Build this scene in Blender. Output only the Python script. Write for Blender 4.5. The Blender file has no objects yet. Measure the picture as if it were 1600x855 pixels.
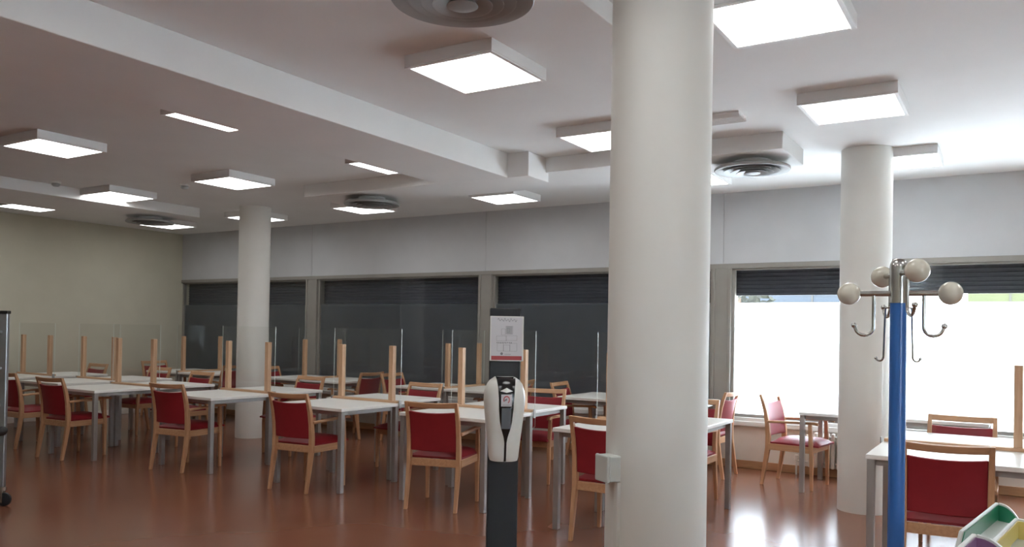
import bpy, bmesh, math, random
from mathutils import Vector, Matrix
random.seed(7)
PI = math.pi
S = bpy.context.scene
COL = S.collection

# ------------------------------------------------------------------ materials
def newmat(name):
    m = bpy.data.materials.new(name); m.use_nodes = True
    nt = m.node_tree
    for n in list(nt.nodes): nt.nodes.remove(n)
    out = nt.nodes.new('ShaderNodeOutputMaterial')
    return m, nt, out

def pbr(name, col, rough=.5, metal=0.0, noise=0.0, nscale=20.0, stretch=(1,1,1), bump=0.0, spec=.5, coat=0.0, rvar=0.0):
    m, nt, out = newmat(name)
    b = nt.nodes.new('ShaderNodeBsdfPrincipled')
    b.inputs['Base Color'].default_value = (*col, 1)
    b.inputs['Roughness'].default_value = rough
    b.inputs['Metallic'].default_value = metal
    b.inputs['Specular IOR Level'].default_value = spec
    b.inputs['Coat Weight'].default_value = coat
    b.inputs['Coat Roughness'].default_value = .12
    nt.links.new(b.outputs[0], out.inputs[0])
    if noise or bump or rvar:
        tc = nt.nodes.new('ShaderNodeTexCoord'); mp = nt.nodes.new('ShaderNodeMapping')
        mp.inputs['Scale'].default_value = stretch
        nz = nt.nodes.new('ShaderNodeTexNoise'); nz.inputs['Scale'].default_value = nscale; nz.inputs['Detail'].default_value = 5
        nt.links.new(tc.outputs['Object'], mp.inputs[0]); nt.links.new(mp.outputs[0], nz.inputs['Vector'])
        if noise:
            r = nt.nodes.new('ShaderNodeValToRGB')
            r.color_ramp.elements[0].position = .3; r.color_ramp.elements[1].position = .7
            r.color_ramp.elements[0].color = (*[c*(1-noise) for c in col], 1)
            r.color_ramp.elements[1].color = (*[min(1, c*(1+noise)) for c in col], 1)
            nt.links.new(nz.outputs['Fac'], r.inputs[0]); nt.links.new(r.outputs[0], b.inputs['Base Color'])
        if bump:
            bp = nt.nodes.new('ShaderNodeBump'); bp.inputs['Strength'].default_value = bump; bp.inputs['Distance'].default_value = .01
            nt.links.new(nz.outputs['Fac'], bp.inputs['Height']); nt.links.new(bp.outputs[0], b.inputs['Normal'])
        if rvar:
            mr = nt.nodes.new('ShaderNodeMapRange'); mr.inputs['To Min'].default_value = rough-rvar; mr.inputs['To Max'].default_value = rough+rvar
            nt.links.new(nz.outputs['Fac'], mr.inputs[0]); nt.links.new(mr.outputs[0], b.inputs['Roughness'])
    return m

def wood(name, c1, c2, rough=.42, axis=2):
    m, nt, out = newmat(name)
    b = nt.nodes.new('ShaderNodeBsdfPrincipled'); b.inputs['Roughness'].default_value = rough
    tc = nt.nodes.new('ShaderNodeTexCoord'); mp = nt.nodes.new('ShaderNodeMapping')
    sc = [26, 26, 26]; sc[axis] = 2.2
    mp.inputs['Scale'].default_value = sc
    nz = nt.nodes.new('ShaderNodeTexNoise'); nz.inputs['Scale'].default_value = 2.2; nz.inputs['Detail'].default_value = 6; nz.inputs['Distortion'].default_value = .6
    r = nt.nodes.new('ShaderNodeValToRGB'); r.color_ramp.elements[0].position = .32; r.color_ramp.elements[1].position = .68
    r.color_ramp.elements[0].color = (*c1, 1); r.color_ramp.elements[1].color = (*c2, 1)
    L = nt.links.new
    L(tc.outputs['Object'], mp.inputs[0]); L(mp.outputs[0], nz.inputs['Vector']); L(nz.outputs['Fac'], r.inputs[0]); L(r.outputs[0], b.inputs['Base Color']); L(b.outputs[0], out.inputs[0])
    return m

def emit(name, col, st):
    m, nt, out = newmat(name)
    e = nt.nodes.new('ShaderNodeEmission'); e.inputs[0].default_value = (*col, 1); e.inputs[1].default_value = st
    nt.links.new(e.outputs[0], out.inputs[0]); return m

def clear(name, tint=(1,1,1), rough=0.0, f0=.04, boost=1.0, haze=0.0):
    # thin clear sheet: mostly see-through, mirror reflection rising towards grazing angles
    m, nt, out = newmat(name)
    t = nt.nodes.new('ShaderNodeBsdfTransparent'); t.inputs[0].default_value = (*tint, 1)
    g = nt.nodes.new('ShaderNodeBsdfGlossy'); g.inputs['Roughness'].default_value = rough
    lw = nt.nodes.new('ShaderNodeLayerWeight'); lw.inputs['Blend'].default_value = .5
    pw = nt.nodes.new('ShaderNodeMath'); pw.operation = 'POWER'; pw.inputs[1].default_value = 5
    ml = nt.nodes.new('ShaderNodeMath'); ml.operation = 'MULTIPLY_ADD'; ml.inputs[1].default_value = (1-f0)*boost; ml.inputs[2].default_value = f0*boost; ml.use_clamp = True
    mx = nt.nodes.new('ShaderNodeMixShader')
    L = nt.links.new
    L(lw.outputs['Facing'], pw.inputs[0]); L(pw.outputs[0], ml.inputs[0]); L(ml.outputs[0], mx.inputs[0]); L(t.outputs[0], mx.inputs[1]); L(g.outputs[0], mx.inputs[2])
    last = mx
    if haze:
        d = nt.nodes.new('ShaderNodeBsdfDiffuse'); d.inputs[0].default_value = (.8, .82, .8, 1)
        m2 = nt.nodes.new('ShaderNodeMixShader'); m2.inputs[0].default_value = haze
        L(mx.outputs[0], m2.inputs[1]); L(d.outputs[0], m2.inputs[2]); last = m2
    L(last.outputs[0], out.inputs[0]); return m

def film_mat():
    m, nt, out = newmat('frosted_film')
    t = nt.nodes.new('ShaderNodeBsdfTranslucent'); t.inputs[0].default_value = (.93, .96, 1.0, 1)
    d = nt.nodes.new('ShaderNodeBsdfDiffuse'); d.inputs[0].default_value = (.8, .8, .76, 1)
    mx = nt.nodes.new('ShaderNodeMixShader'); mx.inputs[0].default_value = .05
    nt.links.new(t.outputs[0], mx.inputs[1]); nt.links.new(d.outputs[0], mx.inputs[2]); nt.links.new(mx.outputs[0], out.inputs[0])
    return m

def floor_mat():
    m, nt, out = newmat('terracotta_floor')
    b = nt.nodes.new('ShaderNodeBsdfPrincipled')
    L = nt.links.new
    tc = nt.nodes.new('ShaderNodeTexCoord')
    n1 = nt.nodes.new('ShaderNodeTexNoise'); n1.inputs['Scale'].default_value = 1.1; n1.inputs['Detail'].default_value = 3
    L(tc.outputs['Object'], n1.inputs['Vector'])
    r = nt.nodes.new('ShaderNodeValToRGB')
    r.color_ramp.elements[0].position = .3; r.color_ramp.elements[1].position = .75
    r.color_ramp.elements[0].color = (.200, .080, .046, 1); r.color_ramp.elements[1].color = (.232, .096, .056, 1)
    L(n1.outputs['Fac'], r.inputs[0]); L(r.outputs[0], b.inputs['Base Color'])
    b.inputs['Roughness'].default_value = .2
    b.inputs['Specular IOR Level'].default_value = .42
    L(b.outputs[0], out.inputs[0]); return m

M = {}
M['wall'] = pbr('cream_wall_paint', (.60, .575, .47), .85, noise=.03, nscale=3)
M['ceil'] = pbr('white_ceiling_paint', (.785, .785, .78), .9, noise=.02, nscale=2)
M['lintel'] = pbr('grey_panel_paint', (.55, .56, .58), .75, noise=.03, nscale=3)
M['dado'] = pbr('white_dado_paint', (.78, .74, .68), .8, noise=.03, nscale=4)
M['column'] = pbr('off_white_column_paint', (.78, .775, .74), .6, noise=.02, nscale=4)
M['floor'] = floor_mat()
M['mullion'] = pbr('grey_window_metal', (.30, .285, .26), .5, noise=.04, nscale=6)
M['shutter'] = pbr('dark_shutter_slats', (.038, .044, .062), .6, noise=.1, nscale=10)
M['film'] = film_mat()
M['pane'] = clear('window_glass', (.98, .99, .99))
M['plexi'] = clear('clear_acrylic', (.985, .99, .985), 0, .04, .8, .007)
M['plexi_edge'] = pbr('acrylic_edge', (.75, .82, .78), .25)
M['sill'] = pbr('white_sill_paint', (.78, .77, .75), .5)
M['skirt'] = wood('wooden_skirting', (.40, .22, .11), (.50, .29, .15), .5, 0)
M['wood'] = wood('beech_wood', (.50, .275, .145), (.60, .35, .195), .4, 2)
M['wood_y'] = wood('beech_wood_along', (.50, .275, .145), (.60, .35, .195), .4, 1)
M['wood_x'] = wood('beech_wood_across', (.50, .275, .145), (.60, .35, .195), .4, 0)
M['post'] = wood('pine_batten', (.56, .34, .20), (.66, .43, .27), .55, 2)
M['plank'] = wood('pine_plank', (.56, .34, .20), (.66, .43, .27), .55, 0)
M['red'] = pbr('red_vinyl', (.27, .016, .024), .48, noise=.07, nscale=9, bump=.03, spec=.4)
M['top'] = pbr('white_laminate', (.86, .85, .82), .32, noise=.015, nscale=5)
M['steel'] = pbr('grey_table_metal', (.40, .39, .38), .38, .55, noise=.04, nscale=12)
M['lampbody'] = pbr('white_lamp_body', (.80, .80, .80), .5)
M['lampglow'] = emit('lamp_diffuser', (1, 1, .985), 7.6)
M['vent'] = pbr('grey_vent_metal', (.36, .37, .37), .45, .25)
M['ventin'] = pbr('dark_vent_throat', (.05, .05, .05), .7)
M['black'] = pbr('black_painted_metal', (.011, .013, .017), .55, noise=.08, nscale=14)
M['gloss_black'] = pbr('gloss_black_plastic', (.008, .009, .01), .18)
M['white_pl'] = pbr('white_gloss_plastic', (.74, .74, .70), .28)
M['grey_pl'] = pbr('grey_plastic', (.40, .42, .43), .45)
M['display'] = pbr('grey_display', (.13, .155, .18), .2)
M['paper'] = pbr('printed_paper', (.62, .61, .64), .6)
M['ink'] = pbr('grey_print', (.22, .22, .24), .7)
M['ink_l'] = pbr('pale_grey_print', (.42, .42, .45), .7)
M['redink'] = pbr('red_print', (.42, .06, .065), .5)
M['blue'] = pbr('blue_enamel', (.037, .15, .46), .25, noise=.03, nscale=8)
M['chrome'] = pbr('brushed_chrome', (.55, .55, .53), .22, 1.0)
M['ball'] = pbr('cream_gloss_knob', (.66, .62, .52), .18, coat=.4)
M['rubber'] = pbr('black_rubber', (.015, .015, .015), .7)
M['alu'] = pbr('brushed_aluminium', (.42, .44, .46), .35, .8, noise=.05, nscale=10)
M['bin'] = pbr('light_grey_bin_plastic', (.62, .64, .61), .4)
M['green'] = pbr('green_bin_plastic', (.02, .20, .10), .3)
M['yellow'] = pbr('yellow_bin_plastic', (.62, .50, .16), .35)
M['purple'] = pbr('purple_bin_plastic', (.22, .11, .22), .35)
M['rad'] = pbr('white_radiator_enamel', (.80, .77, .72), .35)
M['pave'] = pbr('outdoor_paving', (.55, .54, .50), .9, noise=.1, nscale=2)
M['bluebld'] = pbr('blue_cladding', (.006, .014, .026), .5, noise=.25, nscale=1.5, stretch=(.3, 1, 6))
M['limebld'] = pbr('lime_panel', (.026, .034, .006), .6, noise=.08, nscale=1)
M['whitebld'] = pbr('white_render', (.03, .03, .03), .8, noise=.05, nscale=1)
M['leaf'] = pbr('tree_leaves', (.008, .011, .006), .7, noise=.4, nscale=6)
M['bark'] = pbr('tree_bark', (.12, .09, .07), .9, noise=.3, nscale=9)

# ------------------------------------------------------------------ mesh helpers
class MB:
    def __init__(self): self.b = bmesh.new()
    def box(self, x0, x1, y0, y1, z0, z1):
        v = [self.b.verts.new(p) for p in ((x0,y0,z0),(x1,y0,z0),(x1,y1,z0),(x0,y1,z0),(x0,y0,z1),(x1,y0,z1),(x1,y1,z1),(x0,y1,z1))]
        for f in ((0,3,2,1),(4,5,6,7),(0,1,5,4),(1,2,6,5),(2,3,7,6),(3,0,4,7)): self.b.faces.new([v[i] for i in f])
        return self
    def loft(self, loops, cap=True, close=True, mat=0):
        R = [[self.b.verts.new(p) for p in lp] for lp in loops]
        n = len(R[0])
        for a, b in zip(R, R[1:]):
            for i in range(n if close else n-1):
                j = (i+1) % n
                f = self.b.faces.new((a[i], a[j], b[j], b[i])); f.material_index = mat
        if cap:
            self.b.faces.new(list(reversed(R[0]))).material_index = mat
            self.b.faces.new(R[-1]).material_index = mat
        return self
    def bar(self, pts, w, d):          # near-vertical rectangular member: horizontal sections
        loops = []
        for i, (x, y, z) in enumerate(pts):
            ww = w[i] if isinstance(w, (list, tuple)) else w; dd = d[i] if isinstance(d, (list, tuple)) else d
            loops.append([(x-ww/2,y-dd/2,z),(x+ww/2,y-dd/2,z),(x+ww/2,y+dd/2,z),(x-ww/2,y+dd/2,z)])
        return self.loft(loops)
    def tube(self, pts, r, n=12):
        pts = [Vector(p) for p in pts]; loops = []
        t0 = (pts[1]-pts[0]).normalized()
        u = t0.orthogonal().normalized()
        for i, p in enumerate(pts):
            t = (pts[min(i+1, len(pts)-1)]-pts[max(i-1, 0)]).normalized()
            u = (u - t*u.dot(t)).normalized(); w = t.cross(u)
            rr = r[i] if isinstance(r, (list, tuple)) else r
            loops.append([p+rr*(math.cos(2*PI*k/n)*u+math.sin(2*PI*k/n)*w) for k in range(n)])
        return self.loft(loops)
    def lathe(self, prof, n=32, c=(0,0,0), cap=True, axis='z'):
        loops = []
        for r, z in prof:
            lp = []
            for k in range(n):
                a = 2*PI*k/n; q = (r*math.cos(a), r*math.sin(a), z)
                if axis == 'y': q = (q[0], q[2], q[1])
                if axis == 'x': q = (q[2], q[0], q[1])
                lp.append((c[0]+q[0], c[1]+q[1], c[2]+q[2]))
            loops.append(lp)
        return self.loft(loops, cap=cap)
    def ball(self, c, r, sx=1, sy=1, sz=1, n=24, m=14):
        prof = [(max(1e-4, math.sin(PI*i/m))*r, -math.cos(PI*i/m)*r*sz) for i in range(m+1)]
        return self.lathe(prof, n, c)
    def slab(self, fn, nu, nv, th):    # curved sheet with thickness vector th
        A = [[Vector(fn(i/nu, j/nv)) for j in range(nv+1)] for i in range(nu+1)]
        F = [[self.b.verts.new(p) for p in r] for r in A]
        B = [[self.b.verts.new(p+Vector(th)) for p in r] for r in A]
        for i in range(nu):
            for j in range(nv):
                self.b.faces.new((F[i][j],F[i+1][j],F[i+1][j+1],F[i][j+1])); self.b.faces.new((B[i][j],B[i][j+1],B[i+1][j+1],B[i+1][j]))
        for i in range(nu):
            self.b.faces.new((F[i][0],B[i][0],B[i+1][0],F[i+1][0])); self.b.faces.new((F[i][nv],F[i+1][nv],B[i+1][nv],B[i][nv]))
        for j in range(nv):
            self.b.faces.new((F[0][j],F[0][j+1],B[0][j+1],B[0][j])); self.b.faces.new((F[nu][j],B[nu][j],B[nu][j+1],F[nu][j+1]))
        return self
    def prism(self, poly, y0, y1, axis='y'):
        def P(a, b, c):
            return {'y': (a, c, b), 'x': (c, a, b), 'z': (a, b, c)}[axis]
        return self.loft([[P(a, b, y0) for a, b in poly], [P(a, b, y1) for a, b in poly]])
    def build(self, name, mat, parent=None, bevel=0.0, smooth=False, mats=None, seg=2):
        bmesh.ops.recalc_face_normals(self.b, faces=self.b.faces)
        me = bpy.data.meshes.new(name); self.b.to_mesh(me); self.b.free()
        me.materials.append(mat)
        for m in (mats or []): me.materials.append(m)
        o = bpy.data.objects.new(name, me); COL.objects.link(o)
        if parent: o.parent = parent
        if smooth:
            me.shade_smooth()
            me.set_sharp_from_angle(angle=math.radians(40))
        if bevel:
            bv = o.modifiers.new('edge', 'BEVEL'); bv.width = bevel; bv.segments = seg; bv.limit_method = 'ANGLE'; bv.angle_limit = math.radians(40)
            bv.harden_normals = False
        return o

def tag(o, label=None, cat=None, group=None, kind=None):
    if label: o['label'] = label
    if cat: o['category'] = cat
    if group: o['group'] = group
    if kind: o['kind'] = kind
    return o
def empty(name, loc=(0,0,0), rz=0.0):
    o = bpy.data.objects.new(name, None); COL.objects.link(o); o.empty_display_size = .1
    o.location = loc; o.rotation_euler = (0, 0, rz); return o
def copy_tree(o, parent=None):
    c = o.copy(); COL.objects.link(c)
    if parent: c.parent = parent
    for ch in list(o.children): copy_tree(ch, c)
    return c
def struct(o): o['kind'] = 'structure'; return o

# ------------------------------------------------------------------ room shell
XL, XR, YF, YB, H = -12.77, 3.7, -2.6, 9.30, 3.15
struct(MB().box(XL-.2, XR+.2, YF-.2, YB+.25, -.2, 0).build('floor', M['floor']))
struct(MB().box(XL-.2, XR+.2, YF-.2, YB+.25, H, H+.2).build('ceiling', M['ceil']))
struct(MB().box(XL-.2, XL, YF-.2, YB+.25, 0, H).build('wall_left', M['wall']))
WR = (-1.4, -.25, .58, 2.28)                  # unseen frosted window added to the right wall for light on camera-facing sides
struct(MB().box(XR, XR+.2, YF-.2, WR[0], 0, H).box(XR, XR+.2, WR[1], YB+.25, 0, H).box(XR, XR+.2, WR[0], WR[1], 0, WR[2]).box(XR, XR+.2, WR[0], WR[1], WR[3], H).build('wall_right', M['wall']))
struct(MB().box(XL, XR, YF-.2, YF, 0, H).build('wall_front', M['wall']))
struct(MB().box(XL, XR, YB, YB+.25, 0, .48).build('wall_back_dado', M['dado']))
# panelled lintel above the windows, thin shadow joints over the mullions
WIN = [(-12.77, -9.627), (-9.387, -6.298), (-6.087, -3.013), (-2.795, .27), (.50, XR)]  # last window, past the right edge, is unseen and added for its light
lin = MB()
lin.box(XL, XR, YB+.01, YB+.25, 2.33, H)
js = [XL, -9.52, -6.20, -2.893, .39, XR]
for a, b in zip(js, js[1:]): lin.box(a+.002, b-.002, YB, YB+.01, 2.33, H)
struct(lin.build('wall_back_lintel', M['lintel']))
struct(MB().box(XL, XR, YB-.014, YB, 0, .088).build('baseboard_back', M['skirt'], bevel=.004))
struct(MB().box(XL, XL+.012, YF, YB-.014, 0, .088).build('baseboard_left', M['dado'], bevel=.004))
sl = MB().box(XL, XR, YB-.05, YB-.02, .48, .535).box(XL, XR, YB-.02, YB+.25, .48, .575)
struct(sl.build('trim_sill', M['sill'], bevel=.006))
tm = MB().box(XL, XR, YB-.012, YB+.08, 2.275, 2.329)
struct(tm.build('trim_window_head', M['mullion'], bevel=.003))
for i in range(4):
    x0, x1 = WIN[i][1], WIN[i+1][0]
    mb = MB().box(x0, x1, YB-.006, YB+.25, .575, 2.33).box(x0, x0+.03, YB-.02, YB-.006, .575, 2.275).box(x1-.03, x1, YB-.02, YB-.006, .575, 2.275)
    struct(mb.build('trim_mullion', M['mullion'], bevel=.003))
for i, (x0, x1) in enumerate(WIN):
    w = struct(empty('window_%d' % (i+1), ((x0+x1)/2, YB+.05, .575)))
    a, b = x0-w.location.x, x1-w.location.x
    z1 = 2.275-.575
    fr = MB().box(a, a+.035, -.03, .03, 0, z1).box(b-.035, b, -.03, .03, 0, z1).box(a, b, -.03, .03, 0, .035).box(a, b, -.03, .03, z1-.02, z1)
    fr.build('window_frame', M['mullion'], w, bevel=.003)
    MB().box(a+.035, b-.035, -.003, .003, .035, z1-.02).build('window_pane', M['pane'], w)
    MB().box(a+.035, b-.035, .006, .007, .035, 1.88-.575).build('frosted_film', M['film'], w)
    bot = -.02 if i < 3 else 2.0-.575
    sh = MB(); z = z1+.08; k = 0
    prof = []
    while z > bot:
        prof += [(.10, z), (.112, z-.012), (.112, z-.030), (.10, z-.042)]; z -= .045
    n = len(prof)
    sh.loft([[(x, y, zz) for y, zz in prof] + [(x, y+.012, zz) for y, zz in reversed(prof)] for x in (a-.02, b+.02)])
    sh.box(a-.02, b+.02, .095, .13, prof[-1][1]-.03, prof[-1][1])
    sh.build('roller_shutter', M['shutter'], w)

w = struct(empty('window_6', (XR+.05, (WR[0]+WR[1])/2, WR[2])))  # window added out of view to brighten surfaces facing the camera
b = (WR[1]-WR[0])/2; z1 = WR[3]-WR[2]
MB().box(-.03, .03, -b, -b+.04, 0, z1).box(-.03, .03, b-.04, b, 0, z1).box(-.03, .03, -b, b, 0, .04).box(-.03, .03, -b, b, z1-.04, z1).box(-.03, .03, -.03, .03, 0, z1).build('window_frame', M['mullion'], w, bevel=.003)
MB().box(-.003, .003, -b+.04, b-.04, .04, z1-.04).build('window_pane', M['pane'], w)
MB().box(.006, .007, -b+.04, b-.04, .04, z1-.04).build('frosted_film', M['film'], w)

# beams, ducts and columns
bm = MB().box(-4.78, -4.0, YF, 6.345, 2.925, H).box(-4.78, -3.78, 6.345, 6.72, 2.925, H)
struct(bm.build('ceiling_beam', M['ceil'], bevel=.006))
struct(MB().box(-6.975, -1.605, 6.665, 7.41, 3.01, H).build('ceiling_cross_duct', M['ceil'], bevel=.006))
struct(MB().box(-10.86, -9.66, YF, 7.30, 3.015, H).build('ceiling_side_duct', M['ceil'], bevel=.006))
struct(MB().box(-2.34, -1.72, 2.44, 3.70, 3.04, H).build('ceiling_vent_box', M['ceil'], bevel=.006))
COLS = [(-1.285, 3.245), (-1.13, 7.69), (-8.90, 7.62)]
for x, y in COLS:
    c = struct(MB().lathe([(.21, 0), (.21, H)], 64).build('column', M['column'], smooth=True)); c.location = (x, y, 0)

# ------------------------------------------------------------------ ceiling lamps
LS = .5726
def make_lamp():
    r = empty('ceiling_panel_light', (0, 0, H))
    t = LS/2; o = t+.026
    fr = MB().box(-o, o, -o, o, -.07, 0).box(-o, -t, -o, o, -.08, -.07).box(t, o, -o, o, -.08, -.07).box(-t, t, -o, -t, -.08, -.07).box(-t, t, t, o, -.08, -.07)
    fr.build('lamp_housing', M['lampbody'], r, bevel=.003)
    MB().box(-t, t, -t, t, -.077, -.0705).build('lamp_diffuser', M['lampglow'], r)
    return r
LAMPS = [
 (-1.30, 3.81, 'large square panel light at top right beside the front column'),
 (-1.255, 5.71, 'square panel light on the ceiling before the rear right column'),
 (-1.18, 7.72, 'square panel light half hidden behind the rear right column by the bright windows'),
 (-3.10, 3.80, 'large square panel light next to the nearest round air vent'),
 (-3.13, 5.745, 'square panel light cut by the left edge of the front column'),
 (-3.12, 7.75, 'sliver of panel light beside the round vent right of the front column'),
 (-5.385, 3.75, 'strip of panel light showing past the long ceiling beam, the nearer strip'),
 (-5.395, 5.72, 'strip of panel light showing past the long ceiling beam, the farther strip'),
 (-5.456, 7.856, 'square panel light beyond the end of the long ceiling beam'),
 (-7.627, 3.71, 'wide panel light at the left edge, nearest on the darker ceiling'),
 (-7.584, 5.65, 'square panel light above and left of the far left column'),
 (-7.59, 7.766, 'panel light partly covered by the round vent in the middle of the ceiling'),
 (-9.65, 5.614, 'square panel light hanging just in front of the left side duct'),
 (-9.65, 7.75, 'panel light crossed by the far left column'),
 (-11.654, 5.60, 'panel light by the left wall beyond the side duct, at the left edge'),
 (-1.30, 1.75, 'unseen added panel light over the near floor, right of the first vent box'),  # unseen lamps added from here through the rows behind the viewpoint, for fill light
 (-3.10, 1.75, 'unseen added panel light over the near floor, before the hand gel stand'),
 (-5.40, 1.75, 'unseen added panel light over the near floor, left of the long beam'),
 (.90, 3.80, 'unseen added panel light over the recycling bins, outside the right edge'),
 (.90, 1.75, 'unseen added panel light above the right foreground'),
 (-1.30, -.30, 'unseen added panel light behind the viewpoint, right of the beam'),
 (-3.10, -.30, 'unseen added panel light behind the viewpoint, beside the beam'),
 (.90, -.30, 'unseen added panel light behind the viewpoint, near the right wall'),
 (-5.40, -.30, 'unseen added panel light behind the viewpoint, left of the beam'),
 (-11.65, 7.70, 'small far panel light by the round vent in the left back corner'),
]
proto = make_lamp()
for i, (x, y, lab) in enumerate(LAMPS):
    o = proto if i == 0 else copy_tree(proto)
    o.location = (x+LS/2, y+LS/2, H); tag(o, lab, 'ceiling light', 'square ceiling panel lights')

# ------------------------------------------------------------------ round air vents
def make_vent():
    r = empty('round_air_vent')
    MB().lathe([(.155, 0), (.155, -.075), (.145, -.075), (.145, 0)], 48, cap=False).build('vent_neck', M['lampbody'], r, smooth=True)
    MB().lathe([(.30, -.052), (.315, -.062), (.318, -.078), (.312, -.085), (.28, -.082), (.22, -.058), (.20, -.050), (.155, -.045), (.155, -.04), (.21, -.042), (.27, -.052)], 56, cap=False).build('vent_rim', M['vent'], r, smooth=True)
    for k, (r0, r1) in enumerate(((.17, .235), (.125, .18), (.08, .13))):
        dz = -.008*(k+1)
        MB().lathe([(r0, -.038+dz), (r1, -.078+dz), (r1+.004, -.080+dz), (r1+.004, -.084+dz), (r1-.004, -.083+dz), (r0-.004, -.042+dz)], 48, cap=False).build('vent_ring', M['vent'], r, smooth=True)
    MB().lathe([(.03, -.055), (.06, -.095), (.07, -.108), (.062, -.112), (.02, -.114), (.001, -.114)], 40).build('vent_cone', M['vent'], r, smooth=True)
    MB().lathe([(.143, -.012), (.001, -.012)], 40, cap=False).build('vent_throat', M['ventin'], r)
    return r
VENTS = [(-2.08, 2.90, 3.04, 'big grey round air vent at the top edge, nearest of all'),
         (-1.95, 7.04, 3.01, 'grey round air vent right of the front column, in brighter light'),
         (-6.29, 7.06, 3.01, 'dark round air vent beneath the duct in the middle of the ceiling'),
         (-10.27, 6.95, 3.015, 'dark round air vent below the side duct near the left wall')]
pv = make_vent()
for i, (x, y, z, lab) in enumerate(VENTS):
    o = pv if i == 0 else copy_tree(pv)
    o.location = (x, y, z); tag(o, lab, 'air vent', 'round ceiling air vents')

gr = empty('ceiling_grille', (-2.05, 6.01, H))
MB().box(-.33, .31, -.105, .105, -.012, 0).build('grille_plate', M['lampbody'], gr)
for k in range(5):
    y = -.085+k*.0425
    MB().loft([[(x, y-.018, -.012), (x, y+.014, -.012), (x, y+.018, -.036), (x, y+.012, -.036)] for x in (-.33, .31)]).build('grille_slat', M['lampbody'], gr)
tag(gr, 'narrow slatted grey grille on the ceiling emerging from behind the front column', 'ceiling grille')
for x, y, lab in ((-9.45, 5.18, 'small smoke detector on the ceiling in front of the side duct'), (-8.21, 5.99, 'small smoke detector beside the panel light left of the far column')):
    d = empty('smoke_detector', (x, y, H))
    MB().lathe([(.055, 0), (.055, -.018), (.05, -.02), (.001, -.02)], 24).build('detector_base', M['white_pl'], d, smooth=True)
    MB().lathe([(.042, -.02), (.045, -.04), (.03, -.055), (.001, -.057)], 24).build('detector_head', M['grey_pl'], d, smooth=True)
    tag(d, lab, 'smoke detector', 'ceiling smoke detectors')

# ------------------------------------------------------------------ tables
TW, TD = .92, .79
def make_table():
    r = empty('dining_table')
    MB().box(-TW/2, TW/2, -TD/2, TD/2, .745, .775).build('table_top', M['top'], r, bevel=.004)
    a, b = TW/2-.06, TD/2-.06
    MB().box(-a, a, -b-.012, -b+.012, .705, .745).box(-a, a, b-.012, b+.012, .705, .745).box(-a-.012, -a+.012, -b, b, .705, .745).box(a-.012, a+.012, -b, b, .705, .745).build('table_frame', M['steel'], r)
    for sx in (-1, 1):
        for sy in (-1, 1):
            cx, cy = sx*(TW/2-.03), sy*(TD/2-.03)
            MB().box(cx-.023, cx+.023, cy-.023, cy+.023, 0, .745).build('leg', M['steel'], r, bevel=.004)
    return r
pt = make_table(); tcount = [0]
def table(x, y, rz, lab):
    o = pt if tcount[0] == 0 else copy_tree(pt); tcount[0] += 1
    o.location = (x, y, 0); o.rotation_euler = (0, 0, rz); tag(o, lab, 'table', 'white dining tables')
def make_divider():
    r = empty('table_divider')
    MB().box(-.45, .45, -.035, .035, 0, .022).build('base_plank', M['plank'], r, bevel=.003)
    for s in (-1, 1):
        MB().box(s*.35-.026, s*.35+.026, -.026, .026, .022, .565).build('post', M['post'], r, bevel=.003)
    g = MB().box(-.468, .468, -.0025, .0025, .0, .735)
    for f in g.b.faces:
        if f.calc_area() < .01: f.material_index = 1
    g.build('clear_screen', M['plexi'], r, mats=[M['plexi_edge']])
    for s in (-1, 1):
        c = MB().box(s*.472-.004, s*.472+.004, -.03, .0025, -.05, .028)
        c.tube([(s*.472, 0, -.05), (s*.472, 0, -.13)], .0022, 6)
        c.tube([(s*.472, -.012+.012*math.cos(t), -.142+.012*math.sin(t)) for t in [k*PI/6 for k in range(3, 13)]], .0022, 6)
        c.build('clip', M['steel'], r)
    return r
pd = make_divider(); dcount = [0]
def divider(x, y, rz, lab):
    o = pd if dcount[0] == 0 else copy_tree(pd); dcount[0] += 1
    o.location = (x, y, .776); o.rotation_euler = (0, 0, rz); tag(o, lab, 'table divider', 'wood and acrylic table dividers')
R = math.radians
# pairs along y: (cx, mid y, rot, name)
# (centre x, middle y, turn, far table's sideways offset, place)
PAIRS = [
 (-11.80, 6.25, 0, 0, 'nearest the left wall'),
 (-10.36, 6.30, 0, 0, 'second from the left wall'),
 (-9.04, 5.97, 0, 0, 'third from the left wall'),
 (-7.36, 6.24, R(-3), -.10, 'level with the far column'),
 (-5.63, 6.29, R(-2), -.12, 'in the middle of the near row'),
 (-4.17, 6.40, 0, -.08, 'behind the gel stand'),
 (-2.55, 6.27, 0, .0, 'behind the front column'),
 (-.34, 6.32, 0, 0, 'behind the coat stand'),
]
for cx, my, rz, fo, nm in PAIRS:
    dx, dy = -math.sin(rz)*(TD/2+.003), math.cos(rz)*(TD/2+.003)
    table(cx-dx, my-dy, rz, 'white square table, near half of the pair ' + nm)
    table(cx+dx+fo*math.cos(rz), my+dy+fo*math.sin(rz), rz, 'white square table, far half of the pair ' + nm)
    divider(cx, my, rz, 'wooden two-post screen divider across the table pair ' + nm)
WP = [
 (-11.18, 8.55, 'in the left back corner'),
 (-8.61, 8.66, 'right of the far column'),
 (-6.07, 8.64, 'left of the gel stand'),
 (-3.65, 8.64, 'left of the front column'),
 (-.99, 8.63, 'behind the rear right column'),
]
for cx, cy, nm in WP:
    table(cx-TD/2-.003, cy, PI/2, 'white window-side table, left half of the pair ' + nm)
    table(cx+TD/2+.003, cy, PI/2, 'white window-side table, right half of the pair ' + nm)
    divider(cx, cy, PI/2, 'wooden two-post screen divider on the window-side tables ' + nm)

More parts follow.
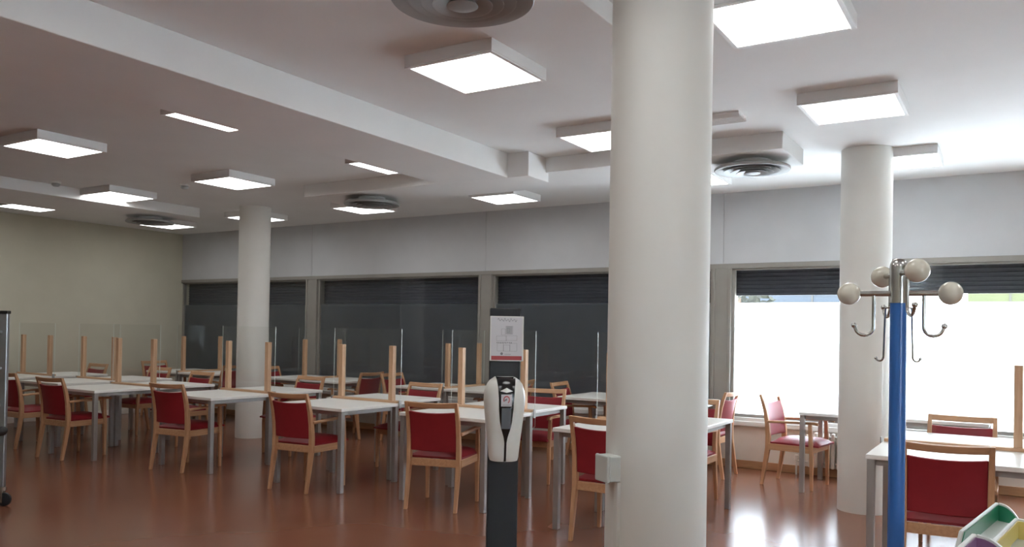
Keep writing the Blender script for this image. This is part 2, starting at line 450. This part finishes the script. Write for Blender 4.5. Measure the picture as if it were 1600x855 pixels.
# ------------------------------------------------------------------ chairs
def make_chair():
    r = empty('dining_armchair')
    yb = [(0, -.290), (.20, -.256), (.38, -.228), (.50, -.226), (.62, -.236), (.74, -.258), (.83, -.284), (.908, -.312)]
    def ypost(z):
        for (z0, y0), (z1, y1) in zip(yb, yb[1:]):
            if z <= z1: return y0+(y1-y0)*(z-z0)/(z1-z0)
        return yb[-1][1]
    for s in (-1, 1):
        MB().bar([(s*.222, y, z) for z, y in yb], [.028, .032, .036, .036, .034, .034, .032, .030], [.032, .042, .05, .05, .044, .038, .034, .030]).build('leg', M['wood'], r, bevel=.005)
    for s in (-1, 1):
        MB().bar([(s*.235, .215, 0), (s*.235, .212, .35), (s*.238, .205, .46), (s*.24, .195, .648)], [.027, .036, .036, .032], [.027, .040, .040, .034]).build('leg', M['wood'], r, bevel=.005)
    # seat frame
    MB().box(-.222, .222, -.235, -.208, .362, .425).box(-.235, .235, .198, .224, .362, .425).box(-.245, -.218, -.22, .21, .362, .425).box(.218, .245, -.22, .21, .362, .425).build('seat_frame', M['wood_y'], r, bevel=.004)
    # seat cushion
    def seat(u, v):
        x = -.232+.464*u; y = -.205+.475*v
        return (x, y, .428)
    c = MB(); nu = nv = 10
    T = {}
    def ht(u, v): return .43+.048*(1-abs(2*u-1)**5)*(1-abs(2*v-1)**5)**.8+.0001
    loops = []
    def pt_(u, v, z): return (-.236+.472*u, -.200+.478*v, z)
    topv = [[c.b.verts.new(pt_(i/nu, j/nv, ht(i/nu, j/nv)+.012)) for j in range(nv+1)] for i in range(nu+1)]
    botv = [[c.b.verts.new(pt_(i/nu, j/nv, .426)) for j in range(nv+1)] for i in range(nu+1)]
    for i in range(nu):
        for j in range(nv):
            c.b.faces.new((topv[i][j], topv[i+1][j], topv[i+1][j+1], topv[i][j+1])); c.b.faces.new((botv[i][j], botv[i][j+1], botv[i+1][j+1], botv[i+1][j]))
    for i in range(nu):
        c.b.faces.new((topv[i][0], botv[i][0], botv[i+1][0], topv[i+1][0])); c.b.faces.new((topv[i][nv], topv[i+1][nv], botv[i+1][nv], botv[i][nv]))
    for j in range(nv):
        c.b.faces.new((topv[0][j], topv[0][j+1], botv[0][j+1], botv[0][j])); c.b.faces.new((topv[nu][j], botv[nu][j], botv[nu][j+1], topv[nu][j+1]))
    c.build('seat', M['red'], r, smooth=True)
    # back panel, bowed to the rear
    def bow(u): return -.032*(1-(2*u-1)**2)
    def panel(u, v):
        z = .492+.335*v - (.012*(1-(2*u-1)**2) if v > .95 else 0)
        return (-.206+.412*u, ypost(z)+bow(u)-.012, z)
    MB().slab(panel, 12, 8, (0, .030, 0)).build('backrest', M['red'], r, bevel=.006, smooth=True)
    def rail(u, v):
        z = .862+.046*v - .006*(1-(2*u-1)**2)
        return (-.212+.424*u, ypost(z)+bow(u)-.013, z)
    MB().slab(rail, 12, 2, (0, .028, 0)).build('top_rail', M['wood_x'], r, bevel=.006, smooth=True)
    # arms
    for s in (-1, 1):
        L = []
        for y, z, w, h in ((-.232, .640, .026, .026), (-.15, .646, .034, .024), (0, .654, .042, .024), (.15, .660, .046, .024), (.24, .660, .046, .026), (.268, .654, .042, .026), (.278, .646, .036, .018)):
            x = s*.246 if y > -.2 else s*.24
            L.append([(x-w/2, y, z-h/2), (x+w/2, y, z-h/2), (x+w/2, y, z+h/2), (x-w/2, y, z+h/2)])
        MB().loft(L).build('armrest', M['wood_y'], r, bevel=.006)
    return r
pc = make_chair(); ccount = [0]
def chair(x, y, deg, lab):
    o = pc if ccount[0] == 0 else copy_tree(pc); ccount[0] += 1
    o.location = (x, y, 0); o.rotation_euler = (0, 0, R(deg)); tag(o, lab, 'chair', 'red upholstered wooden armchairs')
# near ends of the near row, backs to us
chair(-10.33, 5.42, 0, 'red armchair with its back to us at the left edge, beside the metal trolley')
chair(-9.13, 5.28, 4, 'red armchair with its back to us, second from the left edge')
chair(-7.48, 5.57, 7, 'red armchair with its back to us, left of the far column')
chair(-5.69, 5.58, 4, 'red armchair with its back to us right of the far column')
chair(-4.20, 5.70, 15, 'red armchair with its back to us just left of the gel stand')
chair(-2.50, 5.54, 0, 'red armchair with its back to us cut by the front column')
chair(-.36, 5.58, 5, 'large red armchair with its back to us beside the blue coat stand')
# far ends of the near row, facing us
chair(-11.88, 6.92, 180, 'red armchair facing us at the table pair nearest the left wall')
chair(-10.40, 6.95, 181, 'red armchair facing us at the second table pair from the left wall')
chair(-9.08, 6.64, 178, 'red armchair facing us, just left of the far column')
chair(-7.42, 6.96, 178, 'red armchair facing us, just right of the far column')
chair(-5.68, 7.02, 178, 'red armchair facing us at the middle table of the near row')
chair(-4.18, 7.22, 190, 'red armchair turned towards us, visible right of the gel stand')
chair(-2.55, 7.08, 180, 'red armchair facing us, cut by the right edge of the front column')
chair(-.36, 6.98, 180, 'red armchair facing us at the table behind the coat stand')
# window row: chairs at the table ends
chair(-12.09, 8.52, -90, 'far red armchair in the left back corner near the wall')
chair(-10.62, 8.50, 90, 'dark red armchair just left of the far column by the windows')
chair(-9.41, 8.62, -88, 'red armchair by the dark windows just right of the far column')
chair(-7.88, 8.57, 91, 'dark red armchair facing left before the middle dark window')
chair(-6.98, 8.66, -88, 'red armchair facing right, back to back with one by the dark window')
chair(-5.46, 8.64, 90, 'red armchair facing left, mostly hidden by the gel dispenser')
chair(-4.37, 8.68, -86, 'red armchair facing right at the window table left of the front column')
chair(-2.87, 8.62, 89, 'red armchair facing left under the corner of the bright window')
chair(-1.87, 8.57, -97, 'red armchair in side view facing right in front of the bright window')

# ------------------------------------------------------------------ radiators
def radiator(x, w, lab):
    r = empty('radiator', (x, YB-.10, 0))
    n = int(w/.058)
    for k in range(n):
        px = -w/2+.058*(k+.5)
        MB().box(px-.017, px+.017, -.045, .045, .10, .475).build('radiator_fin', M['rad'], r, bevel=.012, seg=3)
    MB().tube([(-w/2-.01, 0, .15), (w/2+.01, 0, .15)], .016).tube([(-w/2-.01, 0, .43), (w/2+.01, 0, .43)], .016).build('radiator_pipe', M['rad'], r, smooth=True)
    v = MB().tube([(-w/2-.12, .02, .15), (-w/2-.01, 0, .15)], .011).tube([(-w/2-.12, .02, 0), (-w/2-.12, .02, .17)], .010).lathe([(.018, .15), (.022, .16), (.022, .21), (.016, .215), (.001, .215)], 16, (-w/2-.12, .02, 0))
    v.build('radiator_valve', M['white_pl'], r, smooth=True)
    tag(r, lab, 'radiator')
radiator(-1.42, .98, 'white column radiator under the bright window, behind the side-on red armchair')

# ------------------------------------------------------------------ hand gel stand
sx, sy = -1.605, 2.545
face = math.atan2(1.605, 2.545)          # turned to the camera
st = empty('hand_gel_stand', (sx, sy, 0), face+R(5))
MB().box(-.19, .19, -.19, .19, 0, .012).build('base_plate', M['black'], st, bevel=.004)
MB().box(-.056, .056, -.012, .03, .012, 1.592).build('pole', M['black'], st, bevel=.003)
def zt(v): return 1.507-(v-503.5)/1271.6*3.0
tag(st, 'black upright stand holding the white hand gel dispenser and a notice', 'stand')
di = empty('gel_dispenser', (sx, sy, 1.037), face+R(5)); 
tag(di, 'white and black automatic hand gel dispenser mounted on the black stand', 'dispenser')
DH = .304
def dprof(t):   # t from bottom to top: half width, depth
    pts = [(0, .051, .062), (.02, .054, .068), (.2, .059, .078), (.45, .068, .088), (.7, .076, .095), (.82, .075, .095), (.92, .064, .086), (.975, .050, .072), (1, .036, .055)]
    for (a, w0, d0), (b, w1, d1) in zip(pts, pts[1:]):
        if t <= b:
            f = (t-a)/(b-a); return w0+(w1-w0)*f, d0+(d1-d0)*f
    return pts[-1][1:]
def dfront(x, t):
    w, d = dprof(t); q = min(1, abs(x)/w); return -d*(1-q**2.6)**(1/2.6)
loops = []
for k in range(25):
    t = k/24; w, d = dprof(t); lp = []
    for i in range(25):
        a = PI*i/24; c_ = math.cos(a); s_ = math.sin(a)
        x = w*math.copysign(abs(c_)**(2/2.6), c_); y = -d*abs(s_)**(2/2.6)
        lp.append((x, y-.0135, t*DH))
    lp += [(-w, -.012, t*DH), (w, -.012, t*DH)][:0]
    loops.append(lp)
MB().loft(loops).build('dispenser_shell', M['white_pl'], di, smooth=True)
def sw(t):      # half width of the black centre strip
    pts = [(0, .004), (.24, .004), (.31, .008), (.39, .016), (.48, .0215), (.62, .0255), (.75, .027), (.88, .030), (1, .035)]
    for (a, w0), (b, w1) in zip(pts, pts[1:]):
        if t <= b: return w0+(w1-w0)*(t-a)/(b-a)
def strip(u, v):
    t = .005+.995*v; s = sw(t); x = -s+2*s*u
    return (x, dfront(x, t)-.0155, t*DH + (.001 if v > .99 else 0))
MB().slab(strip, 8, 40, (0, .006, 0)).build('centre_strip', M['gloss_black'], di, smooth=True)
def patch(x0, x1, t0, t1, off):
    return lambda u, v: (x0+(x1-x0)*u, dfront(x0+(x1-x0)*u, t0+(t1-t0)*v)-.0155-off, (t0+(t1-t0)*v)*DH)
MB().slab(patch(-.0165, .0165, .40, .645, .001), 6, 6, (0, .003, 0)).build('display_window', M['display'], di, smooth=True)
lb = MB().slab(patch(-.019, .019, .665, .805, .001), 6, 6, (0, .002, 0)).build('label_sticker', M['paper'], di)
rg = MB(); fn = patch(-.019, .019, .665, .805, .0022)
def ringp(rr, a): return fn(.5+.31*rr*math.cos(a)*1.0, .56+.33*rr*math.sin(a))
rg.loft([[ringp(1, 2*PI*k/24), ringp(.72, 2*PI*k/24), tuple(Vector(ringp(.72, 2*PI*k/24))+Vector((0, .001, 0))), tuple(Vector(ringp(1, 2*PI*k/24))+Vector((0, .001, 0)))] for k in range(-4, 15)])
rg.build('label_symbol', M['redink'], lb)
MB().slab(lambda u, v: fn(.30+.25*u*(1), .42+.16*v+.1*u), 3, 3, (0, .001, 0)).build('hand_mark', M['ink'], lb)
MB().slab(lambda u, v: fn(.15+.7*u, .10+.05*v), 4, 1, (0, .001, 0)).build('label_text', M['ink_l'], lb)
ar = MB(); f2 = patch(-.024, .024, .825, .885, .001)
ar.loft([[f2(.02, .30), f2(.5, .95), f2(.98, .30), f2(.5, .02)], [tuple(Vector(f2(a, b))+Vector((0, .002, 0))) for a, b in ((.02, .30), (.5, .95), (.98, .30), (.5, .02))]])
ar.build('arrow_mark', M['white_pl'], di)
# notice in a clear holder
no = empty('notice_sign', (sx, sy, 0), face+R(5))
z0, z1 = zt(550), zt(480)
nx = .005
MB().box(nx-.062, nx+.062, -.018, -.0145, z0, z1).build('sign_holder', M['white_pl'], no, bevel=.001)
pp = MB().box(nx-.058, nx+.058, -.0195, -.018, z0+.004, z1-.004).build('paper_sheet', M['paper'], no)
MB().box(nx-.056, nx+.056, -.0201, -.0195, z0+.004, z0+.019).build('red_band', M['redink'], pp)
hw = z1-z0
def pz(f): return z1-f*hw
# handwritten style heading: joined pen strokes
hd = MB(); pts = []
for k in range(60):
    f = k/59; x = nx-.034+.07*f
    pts.append((x, -.0203, pz(.085)+.0035*math.sin(f*38)*(1 if (k//6) % 3 else 1.9)))
hd.tube(pts, .0007, 5); hd.build('heading_script', M['ink'], pp)
dr = MB()
def rect(x0, x1, f0, f1, t=.0007):
    a, b = nx+x0, nx+x1; c, d = pz(f1), pz(f0)
    for q in ((a, b, d-t, d), (a, b, c, c+t), (a, a+t, c, d), (b-t, b, c, d)): dr.box(q[0], q[1], -.0201, -.0195, q[2], q[3])
rect(-.004, .022, .22, .40); rect(.0, .01, .27, .36); rect(-.02, -.006, .28, .42); rect(-.038, .0, .44, .55); rect(-.004, .038, .43, .54)
rect(-.035, -.012, .60, .78); rect(-.012, .012, .64, .78); rect(.012, .038, .60, .78)
for k in range(9): dr.box(nx-.037+.0065*k, nx-.034+.0065*k, -.0201, -.0195, pz(.60+.004*(k % 3)), pz(.575))
dr.build('plan_drawing', M['ink'], pp)
MB().box(nx-.002, nx+.020, -.0199, -.0195, pz(.40), pz(.22)).build('shaded_block', M['ink_l'], pp)
MB().lathe([(.005, -.0202), (.005, -.0195)], 20, (nx-.018, 0, pz(.835)), axis='y').build('round_emblem', M['ink'], pp)
MB().box(nx-.008, nx+.016, -.0200, -.0195, pz(.855), pz(.84)).build('small_print', M['ink_l'], pp)
tag(no, 'small white notice with a red band on the black stand above the gel dispenser', 'notice')

# ------------------------------------------------------------------ junction box on the front column
cx, cy = COLS[0]
jang = math.atan2(-.845, -.535)
jb = empty('junction_box', (cx+.207*math.cos(jang), cy+.207*math.sin(jang), .957), jang+PI/2)
MB().box(-.045, .045, -.050, .004, -.052, .052).build('box_body', M['bin'], jb, bevel=.005)
MB().box(-.048, .048, -.064, -.050, -.055, .055).build('box_cover', M['bin'], jb, bevel=.006)
tag(jb, 'grey electrical junction box low on the front column', 'electrical box')
ca = jang+.16
cd = MB().box(-.012, .012, -.014, .006, 0, .903).build('cable_trunking', M['white_pl'], bevel=.002)
cd.location = (cx+.212*math.cos(ca), cy+.212*math.sin(ca), 0); cd.rotation_euler = (0, 0, ca+PI/2)
tag(cd, 'white cable trunking running down the front column below the box', 'cable trunking')

# ------------------------------------------------------------------ coat stand
cs = empty('coat_stand', (-.304, 2.70, 0))
fwd = Vector((math.sin(math.atan2(-.304, 2.70)), math.cos(math.atan2(-.304, 2.70)), 0)); rgt = Vector((fwd.y, -fwd.x, 0))
MB().lathe([(.14, 0), (.14, .014), (.13, .026), (.06, .034), (.03, .05)], 48).build('base', M['black'], cs, smooth=True)
MB().lathe([(.0235, .04), (.0235, 1.612)], 36).build('pole', M['blue'], cs, smooth=True)
MB().lathe([(.0255, 1.612), (.0255, 1.722), (.0235, 1.733), (.018, 1.742), (.008, 1.746), (.001, 1.7465)], 36).build('pole_cap', M['chrome'], cs, smooth=True)
def jhook(d, rad, z, drop, R_, r, name):
    # hangs from the arm at distance rad along d, J opening outwards
    p0 = d*rad+Vector((0, 0, z)); pts = [p0, p0-Vector((0, 0, drop*.5)), p0-Vector((0, 0, drop))]
    for k in range(1, 10):
        a = PI*k/10*1.0
        pts.append(p0-Vector((0, 0, drop))+d*(R_-R_*math.cos(a))-Vector((0, 0, R_*math.sin(a))))
    e = pts[-1]+d*.004+Vector((0, 0, .012)); pts.append(e)
    h = MB().tube(pts, r, 10); h.ball(e, r*1.7, n=12, m=8)
    return h.build('coat_hook', M['chrome'], cs, smooth=True)
side = (fwd*math.cos(R(20))*-1+rgt*math.sin(R(20))).normalized()   # the arm pointing at the viewer
for d, z, L in ((-rgt, 1.641, .138), (rgt, 1.641, .138), (side, 1.700, .138), (-side, 1.700, .138)):
    a = MB().tube([d*.02+Vector((0, 0, z)), d*(L-.02)+Vector((0, 0, z))], .0085, 14).build('arm', M['chrome'], cs, smooth=True)
    MB().ball(d*L+Vector((0, 0, z)), .034).build('knob', M['ball'], a, smooth=True)
    jhook(d, .068, z-.006, .095, .026, .0052, 'h')
d1 = (-rgt*.8+fwd*.6).normalized(); d2 = (rgt*.8+fwd*.6).normalized()
for d in (d1, d2):
    p0 = d*.026+Vector((0, 0, 1.60))
    pts = [p0, d*.044+Vector((0, 0, 1.598)), d*.046+Vector((0, 0, 1.585)), d*.050+Vector((0, 0, 1.45))]
    for k in range(1, 8):
        a = PI*k/8; pts.append(d*(.050+.014-.014*math.cos(a))+Vector((0, 0, 1.45-.014*math.sin(a))))
    h = MB().tube(pts, .003, 8); h.ball(pts[-1], .005, n=10, m=6); h.build('wire_hook', M['chrome'], cs, smooth=True)
tag(cs, 'blue coat stand with chrome hooks and cream ball ends', 'coat stand')

# ------------------------------------------------------------------ recycling bins
def bin_(name, ox, oy, mat, lab, ln, w, zt):
    a = R(-9.4)
    r = empty(name, (-.059, 3.236, 0), a)
    # local: x right, y away; shift the bin inside the row
    sl = .012; zb0 = zt-.15
    MB().loft([[(ox+i, oy-ln+i, z), (ox+w-i, oy-ln+i, z), (ox+w-i, oy-i, z), (ox+i, oy-i, z)] for z, i in ((0, .03), (.02, .022), (zb0, .0))]).build('bin_body', M['bin'], r, bevel=.012)
    zf, zn = zt-.052, zt-.052-sl
    # lid top, higher at the far end
    MB().loft([[(ox-.004, y, zb0), (ox+w+.004, y, zb0), (ox+w+.004, y, z-.075), (ox+w*.8, y, z-.028), (ox+w*.5, y, z-.006), (ox-.004, y, z)] for y, z in ((oy-ln-.004, zn), (oy-ln+.02, zn+.012), (oy+.004, zf))]).build('bin_lid', M['bin'], r, bevel=.006)
    # raised lip on the left side: pale rim outside, coloured panel inside
    def lip(x0, x1, e, n0, zo, zu):
        lp = []
        for y, z in ((oy-ln+n0, zn-.0), (oy-ln+n0+.05, zn+sl*.18), (oy-e, zf)):
            k = .25 if y == oy-ln+n0 else 1
            lp.append([(x0, y, z+zu), (x1, y, z+zu), (x1, y, z+(.052-zo)*k+.004), (x0, y, z+(.052-zo)*k+.004)])
        return MB().loft(lp)
    lip(ox, ox+.010, 0, 0, 0, -.01).build('lid_lip', M['bin'], r, bevel=.002)
    lip(ox+.010, ox+.013, .014, .018, .005, .004).build('lip_panel', mat, r)
    # curved lip at the far end, arching down to the right
    A, B = [], []
    N = 14
    def arch(u): return .054*(1-u**2.4)+.002, zf-.078*u**2.2-.006
    def archslab(y0, y1, inset):
        loops = []
        for k in range(N+1):
            u = k/N; h, zb = arch(u); x = ox+.012+(w-.014)*u
            loops.append([(x, y0, zb), (x, y1, zb), (x, y1, zb+h+.006-inset), (x, y0, zb+h+.006-inset)])
        return MB().loft(loops)
    archslab(oy-.012, oy, 0).build('lid_end_lip', M['bin'], r, smooth=True)
    archslab(oy-.016, oy-.012, .006).build('end_lip_panel', mat, r, smooth=True)
    return tag(r, lab, 'recycling bin', 'recycling bins beside the coat stand')
bin_('recycling_bin', 0, 0, M['green'], 'recycling bin with a green lipped lid, farthest of the three', .55, .108, .95)
bin_('recycling_bin', .122, -.39, M['yellow'], 'recycling bin with a yellow lipped lid, between the green and purple ones', .40, .20, .98)
bin_('recycling_bin', .143, -1.03, M['purple'], 'recycling bin with a purple lipped lid, nearest of the three', .36, .13, 1.05)

# ------------------------------------------------------------------ metal trolley at the left edge
tr = empty('serving_trolley', (-6.965, 3.31, 0), math.atan2(.531, .848))
for x in (0, -.62):
    for y in (-.20, .20):
        MB().box(x-.035, x+.035, y-.02, y+.02, .16, 1.58).build('upright', M['alu'], tr, bevel=.006)
        MB().box(x-.04, x+.04, y-.025, y+.025, 1.58, 1.605).build('end_cap', M['rubber'], tr, bevel=.004)
        k = MB().lathe([(.030, 0), (.030, .03)], 20, (x+.02, y, .13)); k.box(x-.01, x+.03, y-.024, y-.018, .03, .135); k.box(x-.01, x+.03, y+.018, y+.024, .03, .135)
        fork = k.build('castor_fork', M['chrome'], tr)
        MB().lathe([(.048, -.014), (.055, -.010), (.055, .010), (.048, .014)], 24, (x+.035, y, .055), axis='y').build('castor_wheel', M['black'], fork, smooth=True)
for z in (.22, .52, .82, 1.12, 1.42):
    MB().box(-.62, 0, -.20, .20, z, z+.022).build('shelf', M['alu'], tr, bevel=.004)
MB().tube([(.01, -.20, .62), (.035, -.16, .62), (.035, .16, .62), (.01, .20, .62)], .036, 12).build('bumper', M['rubber'], tr, smooth=True)
tag(tr, 'tall aluminium trolley on castors cut off by the left edge', 'trolley')

# ------------------------------------------------------------------ outdoors beyond the bright windows
struct(MB().box(-40, 30, YB+.4, 60, -.25, -.02).build('ground_outside', M['pave']))
def building(name, x0, x1, y0, y1, h, mat, lab):
    r = empty(name, ((x0+x1)/2, (y0+y1)/2, -.02)); a, b = (x1-x0)/2, (y1-y0)/2
    MB().box(-a, a, -b, b, 0, h).build('wall', M[mat], r)
    MB().box(-a-.1, a+.1, -b-.1, b+.1, h, h+.25).build('roof', M['whitebld'], r)
    n = int((x1-x0)/2.4)
    for k in range(n):
        x = -a+(k+.5)*(2*a/n)
        MB().box(x-.03, x+.03, -b-.03, -b, 0, h).build('cladding_joint', M['whitebld'], r)
    tag(r, lab, 'building')
building('outside_building', -11.5, -4.9, 32, 38, 7.5, 'bluebld', 'blue clad building seen in the strip above the frosted window')
building('outside_building', -1.45, 6, 32, 38, 7.5, 'limebld', 'lime green building seen in the strip above the right window')
tre = empty('street_tree', (-7.9, 27, -.02))
MB().tube([(0, 0, 0), (.05, 0, 1.5), (0, .05, 3.2)], [.14, .11, .08], 10).build('trunk', M['bark'], tre, smooth=True)
fo = MB()
for k in range(260):
    a = random.uniform(0, 2*PI); rr = 1.15*math.sqrt(random.random()); z = 3.0+random.uniform(-1.0, 1.6)
    c = Vector((rr*math.cos(a), rr*math.sin(a), z)); s = random.uniform(.12, .24)
    u = Vector((random.uniform(-1, 1), random.uniform(-1, 1), random.uniform(-1, 1))).normalized(); v = u.orthogonal().normalized(); n_ = u.cross(v)
    fo.loft([[c-u*s, c+v*s*.5+n_*.01, c+u*s, c-v*s*.5+n_*.01], [c-u*s+n_*.012, c+v*s*.5+n_*.02, c+u*s+n_*.012, c-v*s*.5+n_*.02]])
fo.build('foliage', M['leaf'], tre)
tag(tre, 'leafy tree outside in front of the blue building', 'tree')

# ------------------------------------------------------------------ world, sun, camera
W = bpy.data.worlds.new('sky'); S.world = W; W.use_nodes = True
nt = W.node_tree
bg = nt.nodes['Background']; bg.inputs[0].default_value = (.88, .945, 1.0, 1); bg.inputs[1].default_value = 21.0

f_, cxp, cyp, yaw, pitch, roll, hc = 1271.5754, 793.1373, 503.0370, -.55972, .0115115, -.0171877, 1.50745
fw = Vector((math.sin(yaw)*math.cos(pitch), math.cos(yaw)*math.cos(pitch), math.sin(pitch)))
rt = Vector((math.cos(yaw), -math.sin(yaw), 0)); dn = fw.cross(rt)
r2 = rt*math.cos(roll)+dn*math.sin(roll); d2 = -rt*math.sin(roll)+dn*math.cos(roll)
up = -d2
cam = bpy.data.cameras.new('camera'); co = bpy.data.objects.new('camera', cam); COL.objects.link(co)
co.matrix_world = Matrix(((r2.x, up.x, -fw.x, 0), (r2.y, up.y, -fw.y, 0), (r2.z, up.z, -fw.z, hc), (0, 0, 0, 1)))
cam.sensor_width = 36; cam.lens = f_/1600*36
cam.shift_x = (800-cxp)/1600; cam.shift_y = (cyp-427.5)/1600
cam.clip_start = .05; cam.clip_end = 200
S.camera = co
S.view_settings.view_transform = 'Standard'; S.view_settings.look = 'None'
S.view_settings.exposure = 0.12; S.view_settings.gamma = 1.0; S.view_settings.use_curve_mapping = False
S.cycles.use_denoising = True
S.cycles.max_bounces = 10; S.cycles.diffuse_bounces = 6; S.cycles.glossy_bounces = 4; S.cycles.transparent_max_bounces = 24; S.cycles.transmission_bounces = 6
S.cycles.sample_clamp_indirect = 0.0
S.cycles.caustics_reflective = False; S.cycles.caustics_refractive = False
